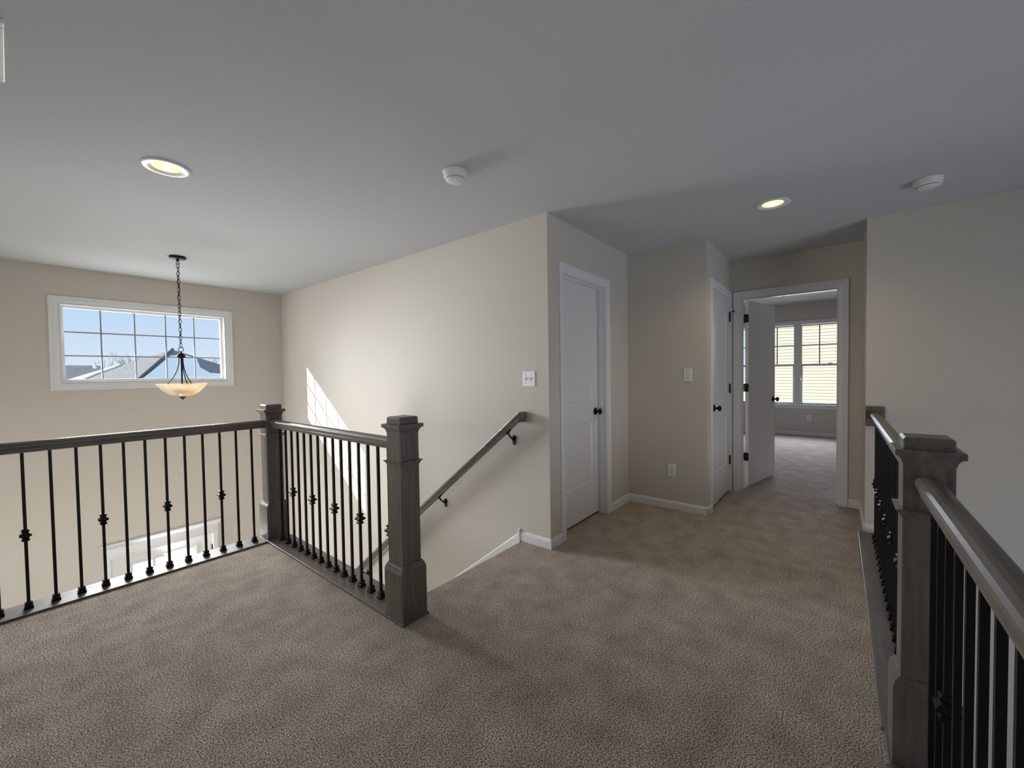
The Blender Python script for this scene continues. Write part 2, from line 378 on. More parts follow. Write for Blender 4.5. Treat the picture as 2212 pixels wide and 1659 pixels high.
# door 2: linen door, hinged on the right, flush with the hall side
d2 = tag(empty('door_2', (D2[0]+0.018, Y2, 0)), 'narrow white two panel linen door with three black hinges', kind='structure')
jamb(d2, 'Y', Y2, Y2+T, D2[0], D2[1], D2[3], Y2+0.040, Y2+0.076)
casing('door_casing', d2, (D2[0]+0.018, Y2, 0), (1, 0, 0), (0, -1, 0), D2[1]-D2[0]-0.036, D2[3]-0.018)
shift(kids(d2), d2)
w2 = D2[1]-D2[0]-0.036-0.006
leaf_into(d2, w2, (0.003, 0.0195, 0), 0, 0.020, 2.026, 0.060, (-1,))
for z in (1.835, 1.088, 0.335):
    h = hinge(d2, (w2+0.006, -0.008, z))
    if z > 1.5:
        MB().tube([(w2+0.006, -0.008, z+0.052), (w2+0.006, -0.016, z+0.056), (w2+0.012, -0.040, z+0.056)], 0.0035, 8).lathe([(0.008, -0.050), (0.008, -0.038)], (w2+0.012, 0, z+0.056), 'Y', 12).build('hinge_pin_stop', BLACK, h)
# door 3: bedroom door standing open
d3 = tag(empty('door_3', (X3, D3[1]-0.018, 0)), 'white two panel bedroom door standing open into the bedroom', kind='structure')
jamb(d3, 'X', X3, X3+T, D3[0], D3[1], D3[3], X3+0.04, X3+0.076)
casing('door_casing', d3, (X3, D3[0]+0.018, 0), (0, 1, 0), (-1, 0, 0), D3[1]-D3[0]-0.036, D3[3]-0.018)
shift(kids(d3), d3)
ang = math.atan2(-0.211, 0.977)
A = Vector((5.004, 0.757, 0)) - d3.location
ndir = Vector((0.211, 0.977, 0)).normalized()
leaf_into(d3, 0.762, (A.x+ndir.x*0.0175, A.y+ndir.y*0.0175, 0), ang, 0.022, 2.026, 0.762-0.062, (-1, 1))
for z in (1.835, 1.088, 0.335):
    # leaf let into the door edge, barrel beside it
    u = Vector((math.cos(ang), math.sin(ang), 0)); p = A
    mb = MB(); q0 = p + ndir*0.003 - u*0.002; q1 = p + ndir*0.034 - u*0.002
    pts = []
    hh, rr = 0.0445, 0.010
    prof = [(0.0, -hh), (0.0, hh)]
    ring = []
    for (a, b) in [(0.031, -hh), (0.031, hh)]: ring.append((a, b))
    arc = [(0.010, hh)] + [(0.010-rr*math.sin(t_), hh-rr+rr*math.cos(t_)) for t_ in (0.4, 0.8, 1.2, 1.57)] + [(0.010-rr*math.cos(t_), -hh+rr-rr*math.sin(t_)) for t_ in (0, 0.4, 0.8, 1.2)] + [(0.010, -hh)]
    poly = [(0.036, -hh), (0.036, hh)] + arc
    r0 = [p + ndir*a + Vector((0, 0, z+b)) - u*0.0005 for a, b in poly]; r1 = [q - u*0.0025 for q in r0]
    mb.loft([r0, r1])
    for k in range(5): mb.lathe([(0.0075, -0.0445+k*0.0178+0.0005), (0.0075, -0.0445+(k+1)*0.0178-0.0005)], tuple(p + ndir*0.043 + Vector((0, 0, z)) - u*0.002), 'Z', 12)
    mb.build('hinge', BLACK, d3)

# ------------------------------------------------------------------ transom window
def bars(mb, axis, u0, u1, z0, z1, p0, p1, w):
    """rectangular frame of bar width w"""
    for a, b, c, d in ((u0, u0+w, z0, z1), (u1-w, u1, z0, z1), (u0+w, u1-w, z0, z0+w), (u0+w, u1-w, z1-w, z1)):
        mb.box((a, p0, c), (b, p1, d)) if axis == 'Y' else mb.box((p0, a, c), (p1, b, d))
    return mb
w1 = tag(empty('window_1', (1.038, YW, 1.232)), 'wide white transom window with fifteen panes', kind='structure')
before = []
casing('window_casing', w1, (WN[0], YW, WN[2]), (1, 0, 0), (0, -1, 0), WN[1]-WN[0], WN[3]-WN[2], 'LRTB')
mb = MB(); t = 0.012
bars(mb, 'Y', WN[0], WN[1], WN[2], WN[3], YW, YW+0.10, t); mb.build('window_jamb', TRIM, w1)
mb = MB(); bars(mb, 'Y', WN[0]+t, WN[1]-t, WN[2]+t, WN[3]-t, YW+0.062, YW+0.13, 0.010); bars(mb, 'Y', WN[0]+t+0.010, WN[1]-t-0.010, WN[2]+t+0.010, WN[3]-t-0.010, YW+0.075, YW+0.12, 0.013)
mb.build('window_frame', TRIM, w1, 0.002)
GX0, GX1, GZ0, GZ1 = WN[0]+0.034, WN[1]-0.034, WN[2]+0.034, WN[3]-0.034
for i in range(1, 5):
    xx = GX0+(GX1-GX0)*i/5; MB().box((xx-0.0065, YW+0.092, GZ0), (xx+0.0065, YW+0.103, GZ1)).build('muntin', GRILLE, w1)
for i in range(1, 3):
    zz = GZ0+(GZ1-GZ0)*i/3; MB().box((GX0, YW+0.0925, zz-0.0065), (GX1, YW+0.1025, zz+0.0065)).build('muntin', GRILLE, w1)
for i in range(5):
    for j in range(3):
        a, b = GX0+(GX1-GX0)*i/5, GX0+(GX1-GX0)*(i+1)/5; c, d = GZ0+(GZ1-GZ0)*j/3, GZ0+(GZ1-GZ0)*(j+1)/3
        MB().box((a+0.0055, YW+0.0965, c+0.0055), (b-0.0055, YW+0.0985, d-0.0055)).build('pane', GLASS, w1)
shift(kids(w1), w1)

# ------------------------------------------------------------------ front door seen below through the balusters
d4 = tag(empty('door_4', (1.08, YW, ZF)), 'grey white front door with three small panes under a moulded head', kind='structure')
for xa, xb in ((0.583, 0.620), (1.540, 1.592)): MB().box((xa, YW-0.018, ZF), (xb, YW, -0.662)).build('door_casing', TRIM, d4, 0.002)
MB().box((0.580, YW-0.022, -0.662), (1.595, YW, -0.560)).box((0.570, YW-0.030, -0.668), (1.605, YW, -0.652)).build('head_board', TRIM, d4)
crown = [(0, 0), (0.020, 0), (0.024, 0.010), (0.034, 0.022), (0.046, 0.038), (0.052, 0.050), (0.052, 0.062), (0, 0.062)]
mb = MB(); mb.loft([[Vector((0.580 if s_ < 0 else 1.595, YW, -0.562)) + Vector((s_*a*0.6, -a, b)) for a, b in crown] for s_ in (-1, 1)]); mb.build('crown_cap', TRIM, d4)
jm = MB().box((0.610, YW, ZF), (0.628, YW+0.10, -0.64)).box((1.532, YW, ZF), (1.55, YW+0.10, -0.64)).box((0.628, YW, -0.658), (1.532, YW+0.10, -0.64)); jm.build('door_jamb', TRIM, d4)
LT = [(0.800, 0.968), (0.992, 1.160), (1.184, 1.352)]
LZ0, LZ1 = -1.02, -0.800
slab = slab_with_holes(MB(), 'Y', YW+0.012, YW+0.056, 0.631, 1.529, ZF+0.01, -0.661, [(a, b, LZ0, LZ1) for a, b in LT])
slab.build('door_slab', DOOR, d4)
lf_ = MB(); bars(lf_, 'Y', 0.765, 1.387, LZ0-0.035, LZ1+0.035, YW+0.006, YW+0.012, 0.020); lf_.build('lite_frame', DOOR, d4, 0.002)
for a, b in LT: MB().box((a, YW+0.030, LZ0), (b, YW+0.034, LZ1)).build('pane', GLASS, d4)
for xx in (0.70, 1.08-0.02):
    MB().box((xx+0.0, YW+0.006, ZF+0.2), (xx+0.38, YW+0.012, -1.35)).build('door_panel', DOOR, d4, 0.004)
MB().box((1.528, YW-0.004, -0.905), (1.538, YW+0.014, -0.812)).build('hinge', BLACK, d4)
MB().box((1.528, YW-0.004, -1.75), (1.538, YW+0.014, -1.66)).build('hinge', BLACK, d4)
shift(kids(d4), d4)

# ------------------------------------------------------------------ bedroom twin window
w2_ = tag(empty('window_2', (XB, 0.62, 0.575)), 'white twin double hung bedroom window with grilles in the upper sashes', kind='structure')
Y0, Y9 = BW[0][0], BW[1][1]
MB().box((XB-0.016, Y0-0.062, 2.140), (XB, Y9+0.062, 2.207)).build('window_casing', TRIM, w2_, 0.003)
for a, b in ((Y0-0.062, Y0), (Y9, Y9+0.062)): MB().box((XB-0.016, a, 0.575), (XB, b, 2.140)).build('window_casing', TRIM, w2_, 0.003)
MB().box((XB-0.016, 0.575, 0.575), (XB, 0.672, 2.140)).build('mullion', TRIM, w2_, 0.003)
MB().box((XB-0.035, Y0-0.075, 0.573), (XB+0.1, Y9+0.075, 0.595)).build('window_sill', TRIM, w2_, 0.004)
MB().box((XB-0.016, Y0-0.062, 0.518), (XB, Y9+0.062, 0.573)).build('window_apron', TRIM, w2_, 0.003)
for (a, b, c, d), cols in zip(BW, ((0.558, 0.286, 0.021, -0.250), (1.575, 1.262, 0.960, 0.688))):
    mb = MB(); bars(mb, 'X', a, b, c, d, XB, XB+0.12, 0.008); mb.build('window_jamb', TRIM, w2_)
    up = MB(); bars(up, 'X', cols[-1]-0.032, cols[0]+0.024, 1.345, 2.130, XB+0.075, XB+0.11, 0.026); us = up.build('upper_sash', TRIM, w2_)
    lo = MB(); bars(lo, 'X', cols[-1]-0.032, cols[0]+0.024, 0.590, 1.375, XB+0.035, XB+0.07, 0.040); ls = lo.build('lower_sash', TRIM, w2_)
    MB().box((XB+0.02, (a+b)/2-0.03, 1.375), (XB+0.05, (a+b)/2+0.03, 1.388)).build('sash_lock', TRIM, ls)
    for yy in cols[1:-1]: MB().box((XB+0.088, yy-0.009, 1.37), (XB+0.094, yy+0.009, 2.105)).build('muntin', GRILLE, us)
    MB().box((XB+0.0885, cols[-1]-0.01, 1.728), (XB+0.0935, cols[0]+0.01, 1.746)).build('muntin', GRILLE, us)
    for k in range(3):
        for zz in ((1.371, 1.728), (1.746, 2.104)): MB().box((XB+0.090, cols[k+1]+0.004, zz[0]), (XB+0.092, cols[k]-0.004, zz[1])).build('pane', GLASS, us)
    MB().box((XB+0.051, cols[-1]-0.005, 0.630), (XB+0.054, cols[0]+0.0, 1.335)).build('pane', GLASS, ls)
shift([o for o in kids(w2_)], w2_)
for o in kids(w2_): shift(kids(o), w2_)
# windows outside the photograph that light the great room
w3_ = tag(empty('window_3', (0.6, YG, -2.1)), 'tall great room windows out of the frame', kind='structure')
mb = MB()
for k in range(3):
    a = -1.35+k*1.3; bars(mb, 'Y', a, a+1.3, -2.1, 0.7, YG-0.10, YG-0.02, 0.05)
mb.build('window_frame', TRIM, w3_); MB().box((-1.3, YG-0.062, -2.05), (2.5, YG-0.058, 0.65)).build('pane', GLASS, w3_); shift(kids(w3_), w3_)
# ------------------------------------------------------------------ newel posts
def newel(loc, label):
    t_ = thing('newel_post', loc, label, 'newel post', 'box newel posts')
    MB().square([(0.0845, -0.004), (0.0845, 0.013)]).build('plinth', WOODX, t_, 0.002)
    base = MB().square([(0.0775, 0.012), (0.0775, 0.262)]).build('base', WOODZ, t_, 0.002)
    MB().square([(0.0775, 0.262), (0.0755, 0.266), (0.0755, 0.272), (0.0715, 0.276), (0.0715, 0.283), (0.066, 0.288), (0.064, 0.296), (0.058, 0.297)]).build('base_moulding', WOODZ, t_)
    MB().square([(0.058, 0.262), (0.058, 1.0)]).build('shaft', WOODZ, t_, 0.0015)
    MB().square([(0.0585, 0.808), (0.061, 0.812), (0.064, 0.822), (0.0705, 0.829), (0.0735, 0.831), (0.0735, 0.834), (0.058, 0.836)]).build('collar_moulding', WOODZ, t_)
    cap = MB().square([(0.0585, 0.980), (0.0605, 0.986), (0.0615, 0.993), (0.066, 1.000), (0.0715, 1.006), (0.0775, 1.007), (0.0775, 1.026), (0.058, 1.027)]).build('cap', WOODX, t_, 0.001)
    MB().square([(0.0575, 1.026), (0.0575, 1.056), (0.0555, 1.061), (0.0515, 1.064)]).build('cap_block', WOODX, t_, 0.0025)
    return t_
NA, NBp, NCp = (1.294, 3.512, 0.0), (1.293, 1.792, 0.0), (1.8165, -0.2165, 0.0)
newel(NA, 'grey brown box newel post at the far corner of the foyer railing')
newel(NBp, 'grey brown box newel post at the head of the stairs')
newel(NCp, 'large near box newel post in the right hand railing')

# ------------------------------------------------------------------ railings
RAIL = [(-0.019, 0), (-0.019, 0.010), (-0.024, 0.014), (-0.024, 0.020), (-0.028, 0.026), (-0.0305, 0.034), (-0.031, 0.043), (-0.028, 0.051), (-0.021, 0.057), (-0.010, 0.0605), (0, 0.0615),
        (0.010, 0.0605), (0.021, 0.057), (0.028, 0.051), (0.031, 0.043), (0.0305, 0.034), (0.028, 0.026), (0.024, 0.020), (0.024, 0.014), (0.019, 0.010), (0.019, 0)]
ZR = 0.884
hb = 0.0068
bal_me = MB().square([(hb, 0.012), (hb, ZR+0.003)]).mesh('baluster', IRON)
shoe_me = MB().square([(0.0180, 0.012), (0.0180, 0.025), (0.0160, 0.027), (0.0125, 0.033), (0.0125, 0.036), (0.0155, 0.039), (0.0155, 0.044), (0.0100, 0.050)]).mesh('baluster_shoe', IRON)
def kn(z): return [(0.0100, z-0.033), (0.0155, z-0.029), (0.0155, z-0.023), (0.0105, z-0.017), (0.0115, z-0.013), (0.0225, z-0.0035), (0.0235, z), (0.0225, z+0.0035), (0.0115, z+0.013), (0.0105, z+0.017), (0.0155, z+0.023), (0.0155, z+0.029), (0.0100, z+0.033)]
kn_me = MB().square(kn(0.424)).mesh('baluster_knuckle', IRON)
def baluster(parent, x, y, knuckle):
    b = bpy.data.objects.new('baluster', bal_me); C.objects.link(b); b.parent = parent; b.location = (x, y, 0)
    s_ = bpy.data.objects.new('shoe', shoe_me); C.objects.link(s_); s_.parent = b
    if knuckle:
        k = bpy.data.objects.new('knuckle', kn_me); C.objects.link(k); k.parent = b
def railing(loc, axis, a, b, positions, width0, width1, rail_a, rail_b, label, wood_, sill_a=None, sill_b=None, rosette=None):
    """axis X or Y; a..b sill extent along the axis (local), rail_a..rail_b handrail extent"""
    t_ = thing('stair_railing', loc, label, 'railing', 'wood and iron balustrades')
    f = (lambda u, v, z: (u, v, z)) if axis == 'X' else (lambda u, v, z: (v, u, z))
    MB().box(f(a, width0, -0.004), f(b, width1, 0.013)).build('sill_plate', wood_, t_, 0.003)
    side = Vector(f(0, 1, 0))
    r = MB(); r.loft([[Vector(f(u, 0, ZR)) + side*p + Vector((0, 0, q)) for p, q in RAIL] for u in (rail_a, rail_b)]); r.build('handrail', wood_, t_)
    for u, k in positions: baluster(t_, *f(u, 0, 0)[:2], k)
    if rosette is not None:
        MB().box(f(rosette-0.018, -0.056, 0.836), f(rosette, 0.056, 0.987)).build('rosette', wood_, t_, 0.003)
    return t_
# 1: along the foyer, left of the far newel
p1 = [((1.147-0.1018*i)-NA[0], (i % 3) == 2) for i in range(27)]
railing((NA[0], NA[1]-0.006, 0), 'X', XL-NA[0], -0.0845, p1, -0.085, 0.095, XL-NA[0], -0.058, 'dark railing with black balusters across the foyer opening at left', WOODX)
# 2: between the two newels beside the stairs
p2 = [((3.354-0.1021*i)-NBp[1], (i % 3) == 2) for i in range(15)]
railing((NBp[0], NBp[1], 0), 'Y', 0.0845, 1.72-0.0845, p2, -0.083, 0.095, 0.058, 1.72-0.058, 'short railing with black balusters beside the stairs between two newels', WOODY)
# 3 and 4: right hand railing, beyond and before its newel
p3 = [((2.44+0.1035*k)-NCp[0], (k % 3) == 0) for k in range(-4, 16)]
railing((NCp[0], NCp[1], 0), 'X', 0.0845, XR-0.016-NCp[0], p3, 0.094, -0.068, 0.058, XR-0.018-NCp[0], 'far part of the right railing running from the newel to the wall', WOODX, rosette=XR-NCp[0])
p4 = [((1.454+0.1035*k)-NCp[0], (k % 3) == 0) for k in range(2, -29, -1)]
railing((NCp[0], NCp[1], 0), 'X', XL-NCp[0], -0.0845, p4, 0.094, -0.068, XL-NCp[0], -0.058, 'near part of the right railing coming towards the viewer', WOODX)

# ------------------------------------------------------------------ wall handrail beside the stairs
hr = thing('wall_handrail', (2.355, 1.79, 0.94), 'dark handrail on black brackets sloping down the stair wall', 'handrail')
SL = 0.800; th = math.atan(SL); o_ = Vector(hr.location)
HP = [(a*0.95, b*0.95) for a, b in RAIL]
YC, Z0, YE = 1.850, 0.917, 4.16
rings = [[Vector((2.355+a, YC+a, Z0-a*SL+b/math.cos(th))) for a, b in HP], [Vector((2.355+a, YE, Z0-(YE-YC)*SL+b/math.cos(th))) for a, b in HP]]
MB().loft([[p-o_ for p in r] for r in rings]).build('rail', WOODY, hr)
rings = [[Vector((2.355+a, YC+a, Z0+b/math.cos(th))) for a, b in HP], [Vector((XS, YC+a, Z0+b/math.cos(th))) for a, b in HP]]
MB().loft([[p-o_ for p in r] for r in rings]).build('wall_return', WOODX, hr)
for yb in (1.945, 2.745, 3.505, 4.05):
    zb = Z0-(yb-YC)*SL
    b = MB()
    c = Vector((2.355, yb, zb))-o_
    b.tube([c+Vector((0, -0.022, 0.016)), c+Vector((0, 0.022, -0.020))], 0.009, 8)
    b.tube([c+Vector((0, 0, -0.002)), c+Vector((0.004, 0, -0.022)), c+Vector((0.020, 0, -0.040)), c+Vector((0.045, 0, -0.060)), c+Vector((0.066, 0, -0.075))], [0.008, 0.007, 0.007, 0.007, 0.009], 10)
    bo = b.build('bracket', BLACK, hr)
    m_ = MB(); m_.loft([[c+Vector((0.0745-q, s1*0.016*w_, -0.070+v)) for s1, v, w_ in ((-1, -0.042, 0.6), (1, -0.042, 0.6), (1, -0.01, 1), (1, 0.020, 1), (0.5, 0.032, 1), (-0.5, 0.032, 1), (-1, 0.020, 1), (-1, -0.01, 1))] for q in (0, 0.007)])
    m_.lathe([(0.009, 0.058), (0.009, 0.068)], tuple(c+Vector((0, 0, -0.055))), 'X', 10)
    m_.build('bracket_plate', BLACK, bo)

# ------------------------------------------------------------------ pendant light
pd = thing('pendant_light', (1.022, 4.842, ZC), 'alabaster bowl pendant on a dark chain before the transom window', 'pendant light')
MB().lathe([(0.062, 0), (0.064, -0.006), (0.062, -0.018), (0.056, -0.022), (0.02, -0.024), (0.008, -0.026)], seg=32).build('canopy', BRONZE, pd)
lp = MB().lathe([(0.011, -0.022), (0.012, -0.034), (0.006, -0.046)], seg=16); lp.ring(0.012, 0.0028, (0, 0, -0.058), (1, 0, 0), (0, 0, 1)); lp.build('canopy_loop', BRONZE, pd)
ztop, zbot = -0.066, -0.852
NL = 21; LL = (ztop-zbot)/NL
for i in range(NL):
    z = ztop-(i+0.5)*LL
    a1 = (0.78, -0.63, 0) if i % 2 == 0 else (0.63, 0.78, 0)
    MB().ring(0.0125, 0.0026, (0, 0, z), a1, (0, 0, 1), 14, 6, (LL/2+0.0042)/0.0125).build('chain_link', BRONZE, pd)
MB().tube([(0.004*math.sin(k*1.3), 0.004*math.cos(k*1.3), ztop+(zbot-ztop)*k/20) for k in range(21)], 0.0022, 6).build('cord', BRONZE, pd)
MB().ring(0.021, 0.0032, (0, 0, zbot-0.018), (0.78, -0.63, 0), (0, 0, 1), 20, 8).build('hanging_ring', BRONZE, pd)
MB().lathe([(0.004, -0.889), (0.007, -0.893), (0.007, -0.900), (0.016, -0.908), (0.030, -0.922), (0.033, -0.928), (0.033, -0.945), (0.026, -0.950), (0.010, -0.952)], seg=24).build('hub', BRONZE, pd)
for k in range(3):
    a = rad(38+120*k); d = Vector((math.cos(a), math.sin(a), 0)); pts = []
    for s_ in range(13):
        u = s_/12; pts.append(d*(0.018+0.105*u**2.4) + Vector((0, 0, -0.945-0.262*u)))
    MB().tube(pts, 0.0042, 8).build('arm', BRONZE, pd)
for k in range(3):
    a = rad(98+120*k); d = Vector((math.cos(a), math.sin(a), 0))
    s_ = MB().tube([d*0.012+Vector((0, 0, -1.292)), d*0.055+Vector((0, 0, -1.285))], 0.006, 8).lathe([(0.014, -1.285), (0.014, -1.262)], tuple(d*0.058), 'Z', 14)
    so = s_.build('socket', BRONZE, pd)
    if k == 2:
        MB().lathe([(0.010, -1.262), (0.020, -1.245), (0.026, -1.228), (0.022, -1.208), (0.010, -1.198), (0.001, -1.196)], tuple(d*0.058), 'Z', 16).build('bulb', emit('pendant_bulb', (1.0, 0.72, 0.38), 9.0), so)
    else:
        MB().lathe([(0.010, -1.262), (0.020, -1.245), (0.026, -1.228), (0.022, -1.208), (0.010, -1.198), (0.001, -1.196)], tuple(d*0.058), 'Z', 16).build('bulb', mat('unlit_bulb', (0.8, 0.78, 0.72), 0.3), so)
MB().lathe([(0.007, -0.95), (0.007, -1.315)], seg=12).build('stem', BRONZE, pd)
def alabaster():
    m = bpy.data.materials.new('alabaster_glass'); m.use_nodes = True; N, L = m.node_tree.nodes, m.node_tree.links; N.clear()
    o = N.new('ShaderNodeOutputMaterial'); d = N.new('ShaderNodeBsdfDiffuse'); tl = N.new('ShaderNodeBsdfTranslucent'); g = N.new('ShaderNodeBsdfGlossy'); m1 = N.new('ShaderNodeMixShader'); m2 = N.new('ShaderNodeMixShader')
    t_ = N.new('ShaderNodeTexCoord'); n = N.new('ShaderNodeTexNoise'); n.inputs['Scale'].default_value = 9; n.inputs['Detail'].default_value = 5; n.inputs['Distortion'].default_value = 1.5
    r = N.new('ShaderNodeValToRGB'); r.color_ramp.elements[0].position = .35; r.color_ramp.elements[0].color = (0.74, 0.64, 0.50, 1); r.color_ramp.elements[1].position = .65; r.color_ramp.elements[1].color = (0.84, 0.76, 0.63, 1)
    L.new(t_.outputs['Object'], n.inputs['Vector']); L.new(n.outputs['Fac'], r.inputs[0]); L.new(r.outputs[0], d.inputs[0]); L.new(r.outputs[0], tl.inputs[0])
    g.inputs['Roughness'].default_value = 0.12; m1.inputs[0].default_value = 0.55; m2.inputs[0].default_value = 0.05
    L.new(d.outputs[0], m1.inputs[1]); L.new(tl.outputs[0], m1.inputs[2]); L.new(m1.outputs[0], m2.inputs[1]); L.new(g.outputs[0], m2.inputs[2]); L.new(m2.outputs[0], o.inputs[0])
    return m
bowl = []
for k in range(17):
    r_ = max(0.006, 0.192*math.sin(k/16*math.pi/2)); bowl.append((r_, -1.318+0.121*(r_/0.192)**2.46))
inner = [(max(r-0.004, 0.005), z+0.004) for r, z in reversed(bowl)]
MB().lathe(bowl+[(0.193, -1.196)]+inner, seg=48, cap=False).build('bowl_shade', alabaster(), pd)
MB().lathe([(0.026, -1.313), (0.027, -1.319), (0.022, -1.327), (0.010, -1.333), (0.006, -1.336), (0.0065, -1.342), (0.001, -1.346)], seg=20).build('finial', BRONZE, pd)
lamp('pendant_glow', 'POINT', (1.022+0.06, 4.842-0.03, 1.190), None, 1.3, (1.0, 0.72, 0.42), shadow_soft_size=0.03)

# ------------------------------------------------------------------ ceiling fittings
def downlight(loc, label, pw):
    t_ = thing('recessed_light', loc, label, 'ceiling light', 'recessed downlights')
    MB().lathe([(0.103, 0.0), (0.104, -0.003), (0.101, -0.006), (0.088, -0.007), (0.074, -0.004), (0.064, 0.000)], seg=48, cap=False).build('trim_ring', PLASTIC, t_)
    MB().lathe([(0.064, 0.0005), (0.062, 0.004), (0.050, 0.008), (0.030, 0.010)], seg=40, cap=True).build('lens', emit('warm_lens_'+str(pw), (1.0, 0.80, 0.42), 1.25), t_)
    MB().lathe([(0.030, -0.001), (0.024, -0.006), (0.012, -0.009), (0.002, -0.010)], seg=24).build('lamp_face', emit('warm_lamp_'+str(pw), (1.0, 0.86, 0.6), 6.0), t_)
    lamp('downlight_glow', 'SPOT', (loc[0], loc[1], loc[2]-0.015), (0, 0, -1), pw, (1.0, 0.76, 0.46), spot_size=rad(150), spot_blend=1.0, shadow_soft_size=0.05)
downlight((0.565, 2.835, ZC-0.0006), 'lit recessed downlight at left near the transom window', 5)
downlight((3.335, 0.360, ZC-0.0006), 'lit recessed downlight before the bedroom door', 25)
def detector(loc, label, rz):
    t_ = thing('smoke_detector', loc, label, 'smoke detector', 'ceiling smoke detectors', rz)
    MB().lathe([(0.070, 0), (0.070, -0.010), (0.068, -0.012)], seg=40).build('mounting_ring', PLASTIC, t_)
    MB().lathe([(0.066, -0.010), (0.066, -0.016), (0.0645, -0.018), (0.064, -0.036), (0.060, -0.042), (0.054, -0.043)], seg=40).build('housing', PLASTIC, t_)
    MB().lathe([(0.051, -0.040), (0.050, -0.046)], seg=36).build('sensing_slot', SLOT, t_)
    MB().lathe([(0.053, -0.0455), (0.052, -0.050), (0.040, -0.055), (0.020, -0.057), (0.002, -0.0575)], seg=36).build('cover', PLASTIC, t_)
    for k in range(8):
        a = 2*math.pi*k/8; MB().box((0.0485*math.cos(a)-0.002, 0.0485*math.sin(a)-0.002, -0.047), (0.0485*math.cos(a)+0.002, 0.0485*math.sin(a)+0.002, -0.042)).build('rib', PLASTIC, t_)
detector((1.612, 1.690, ZC), 'white round smoke detector in the middle of the ceiling', 0)
detector((3.535, -0.415, ZC), 'white round smoke detector on the ceiling above the right railing', 0.3)
# return grille whose corner shows at the top left
rg = thing('return_grille', (-0.28, 2.26, ZC), 'white ceiling return grille cut by the upper left frame edge', 'vent')
mb = MB()
for a, b, c, d in ((-0.30, 0.302, -0.204, -0.174), (-0.30, 0.302, 0.174, 0.204), (-0.30, -0.27, -0.174, 0.174), (0.272, 0.302, -0.174, 0.174)): mb.box((a, c, -0.014), (b, d, 0))
mb.build('frame', PLASTIC, rg, 0.003)
for k in range(24):
    yy = -0.168+k*0.0146; MB().add([(-0.27, yy, -0.002), (0.272, yy, -0.002), (0.272, yy+0.010, -0.011), (-0.27, yy+0.010, -0.011)], [(0, 1, 2, 3)]).build('louver', PLASTIC, rg)
# bedroom ceiling register
bv = thing('ceiling_register', (9.18, 0.64, ZB), 'small ceiling air register beyond the bedroom doorway', 'vent')
mb = MB(); 
for a, b, c, d in ((-0.07, 0.07, -0.19, -0.172), (-0.07, 0.07, 0.172, 0.19), (-0.07, -0.052, -0.172, 0.172), (0.052, 0.07, -0.172, 0.172)): mb.box((a, c, -0.008), (b, d, 0))
mb.build('frame', PLASTIC, bv)
MB().box((-0.05, -0.17, -0.0015), (0.05, 0.17, -0.0005)).build('duct_opening', SLOT, bv)
for k in range(6): MB().box((-0.05+k*0.018, -0.17, -0.007), (-0.048+k*0.018, 0.17, -0.001)).build('louver', PLASTIC, bv)

# ------------------------------------------------------------------ switches and outlets (built facing -Y, then turned)
def plate(t_, w, h):
    MB().loft([[(-w/2, 0, -h/2), (w/2, 0, -h/2), (w/2, 0, h/2), (-w/2, 0, h/2)], [(-w/2, -0.003, -h/2), (w/2, -0.003, -h/2), (w/2, -0.003, h/2), (-w/2, -0.003, h/2)],
               [(-w/2+0.004, -0.0062, -h/2+0.004), (w/2-0.004, -0.0062, -h/2+0.004), (w/2-0.004, -0.0062, h/2-0.004), (-w/2+0.004, -0.0062, h/2-0.004)]]).build('wall_plate', PLASTIC, t_)
def toggle(t_, x, up):
    b = MB().box((x-0.0055, -0.0066, -0.012), (x+0.0055, -0.0058, 0.012)).build('toggle_slot', SLOT, t_)
    s_ = 1 if up else -1
    MB().loft([[(x-0.0048, -0.006, -0.009), (x+0.0048, -0.006, -0.009), (x+0.0048, -0.006, 0.009), (x-0.0048, -0.006, 0.009)],
               [(x-0.0035, -0.019, s_*0.008-0.003), (x+0.0035, -0.019, s_*0.008-0.003), (x+0.0035, -0.019, s_*0.008+0.003), (x-0.0035, -0.019, s_*0.008+0.003)]]).build('toggle', PLASTIC, t_)
    for z in (-0.030, 0.030): MB().lathe([(0.003, -0.0060), (0.003, -0.0072)], (x, 0, z), 'Y', 10).build('screw', SLOT, t_)
sw = thing('light_switch', (XS, 1.798, 1.238), 'white double toggle switch plate on the stair wall', 'light switch', rz=-math.pi/2)
plate(sw, 0.116, 0.116); toggle(sw, -0.023, True); toggle(sw, 0.023, True)
sw2 = thing('light_switch', (X2, 1.060, 1.241), 'white single toggle switch plate on the short wall', 'light switch', rz=-math.pi/2)
plate(sw2, 0.0725, 0.117); toggle(sw2, 0.0, False)
def outlet(loc, label):
    t_ = thing('power_outlet', loc, label, 'outlet', 'duplex wall outlets', rz=-math.pi/2)
    plate(t_, 0.0725, 0.116)
    for z in (0.0195, -0.0195):
        r_ = MB(); ring = [(0.0165*math.cos(a), max(-0.0135, min(0.0135, 0.0172*math.sin(a)))) for a in [2*math.pi*k/20 for k in range(20)]]
        r_.loft([[(a, -0.0055, z+b) for a, b in ring], [(a, -0.0082, z+b) for a, b in ring]]); ro = r_.build('receptacle', PLASTIC, t_)
        for a in (-0.0062, 0.0062): MB().box((a-0.0013, -0.0086, z+0.001), (a+0.0013, -0.0079, z+0.009)).build('blade_slot', SLOT, ro)
        MB().lathe([(0.0028, -0.0086), (0.0028, -0.0079)], (0, 0, z-0.0065), 'Y', 10).build('ground_hole', SLOT, ro)
    MB().lathe([(0.0025, -0.006), (0.0025, -0.0072)], (0, 0, 0), 'Y', 8).build('screw', SLOT, t_)
outlet((X2, 1.2045, 0.360), 'white duplex outlet low on the short wall under the switch')
outlet((XB, 0.438, 0.340), 'white duplex outlet below the far bedroom window')

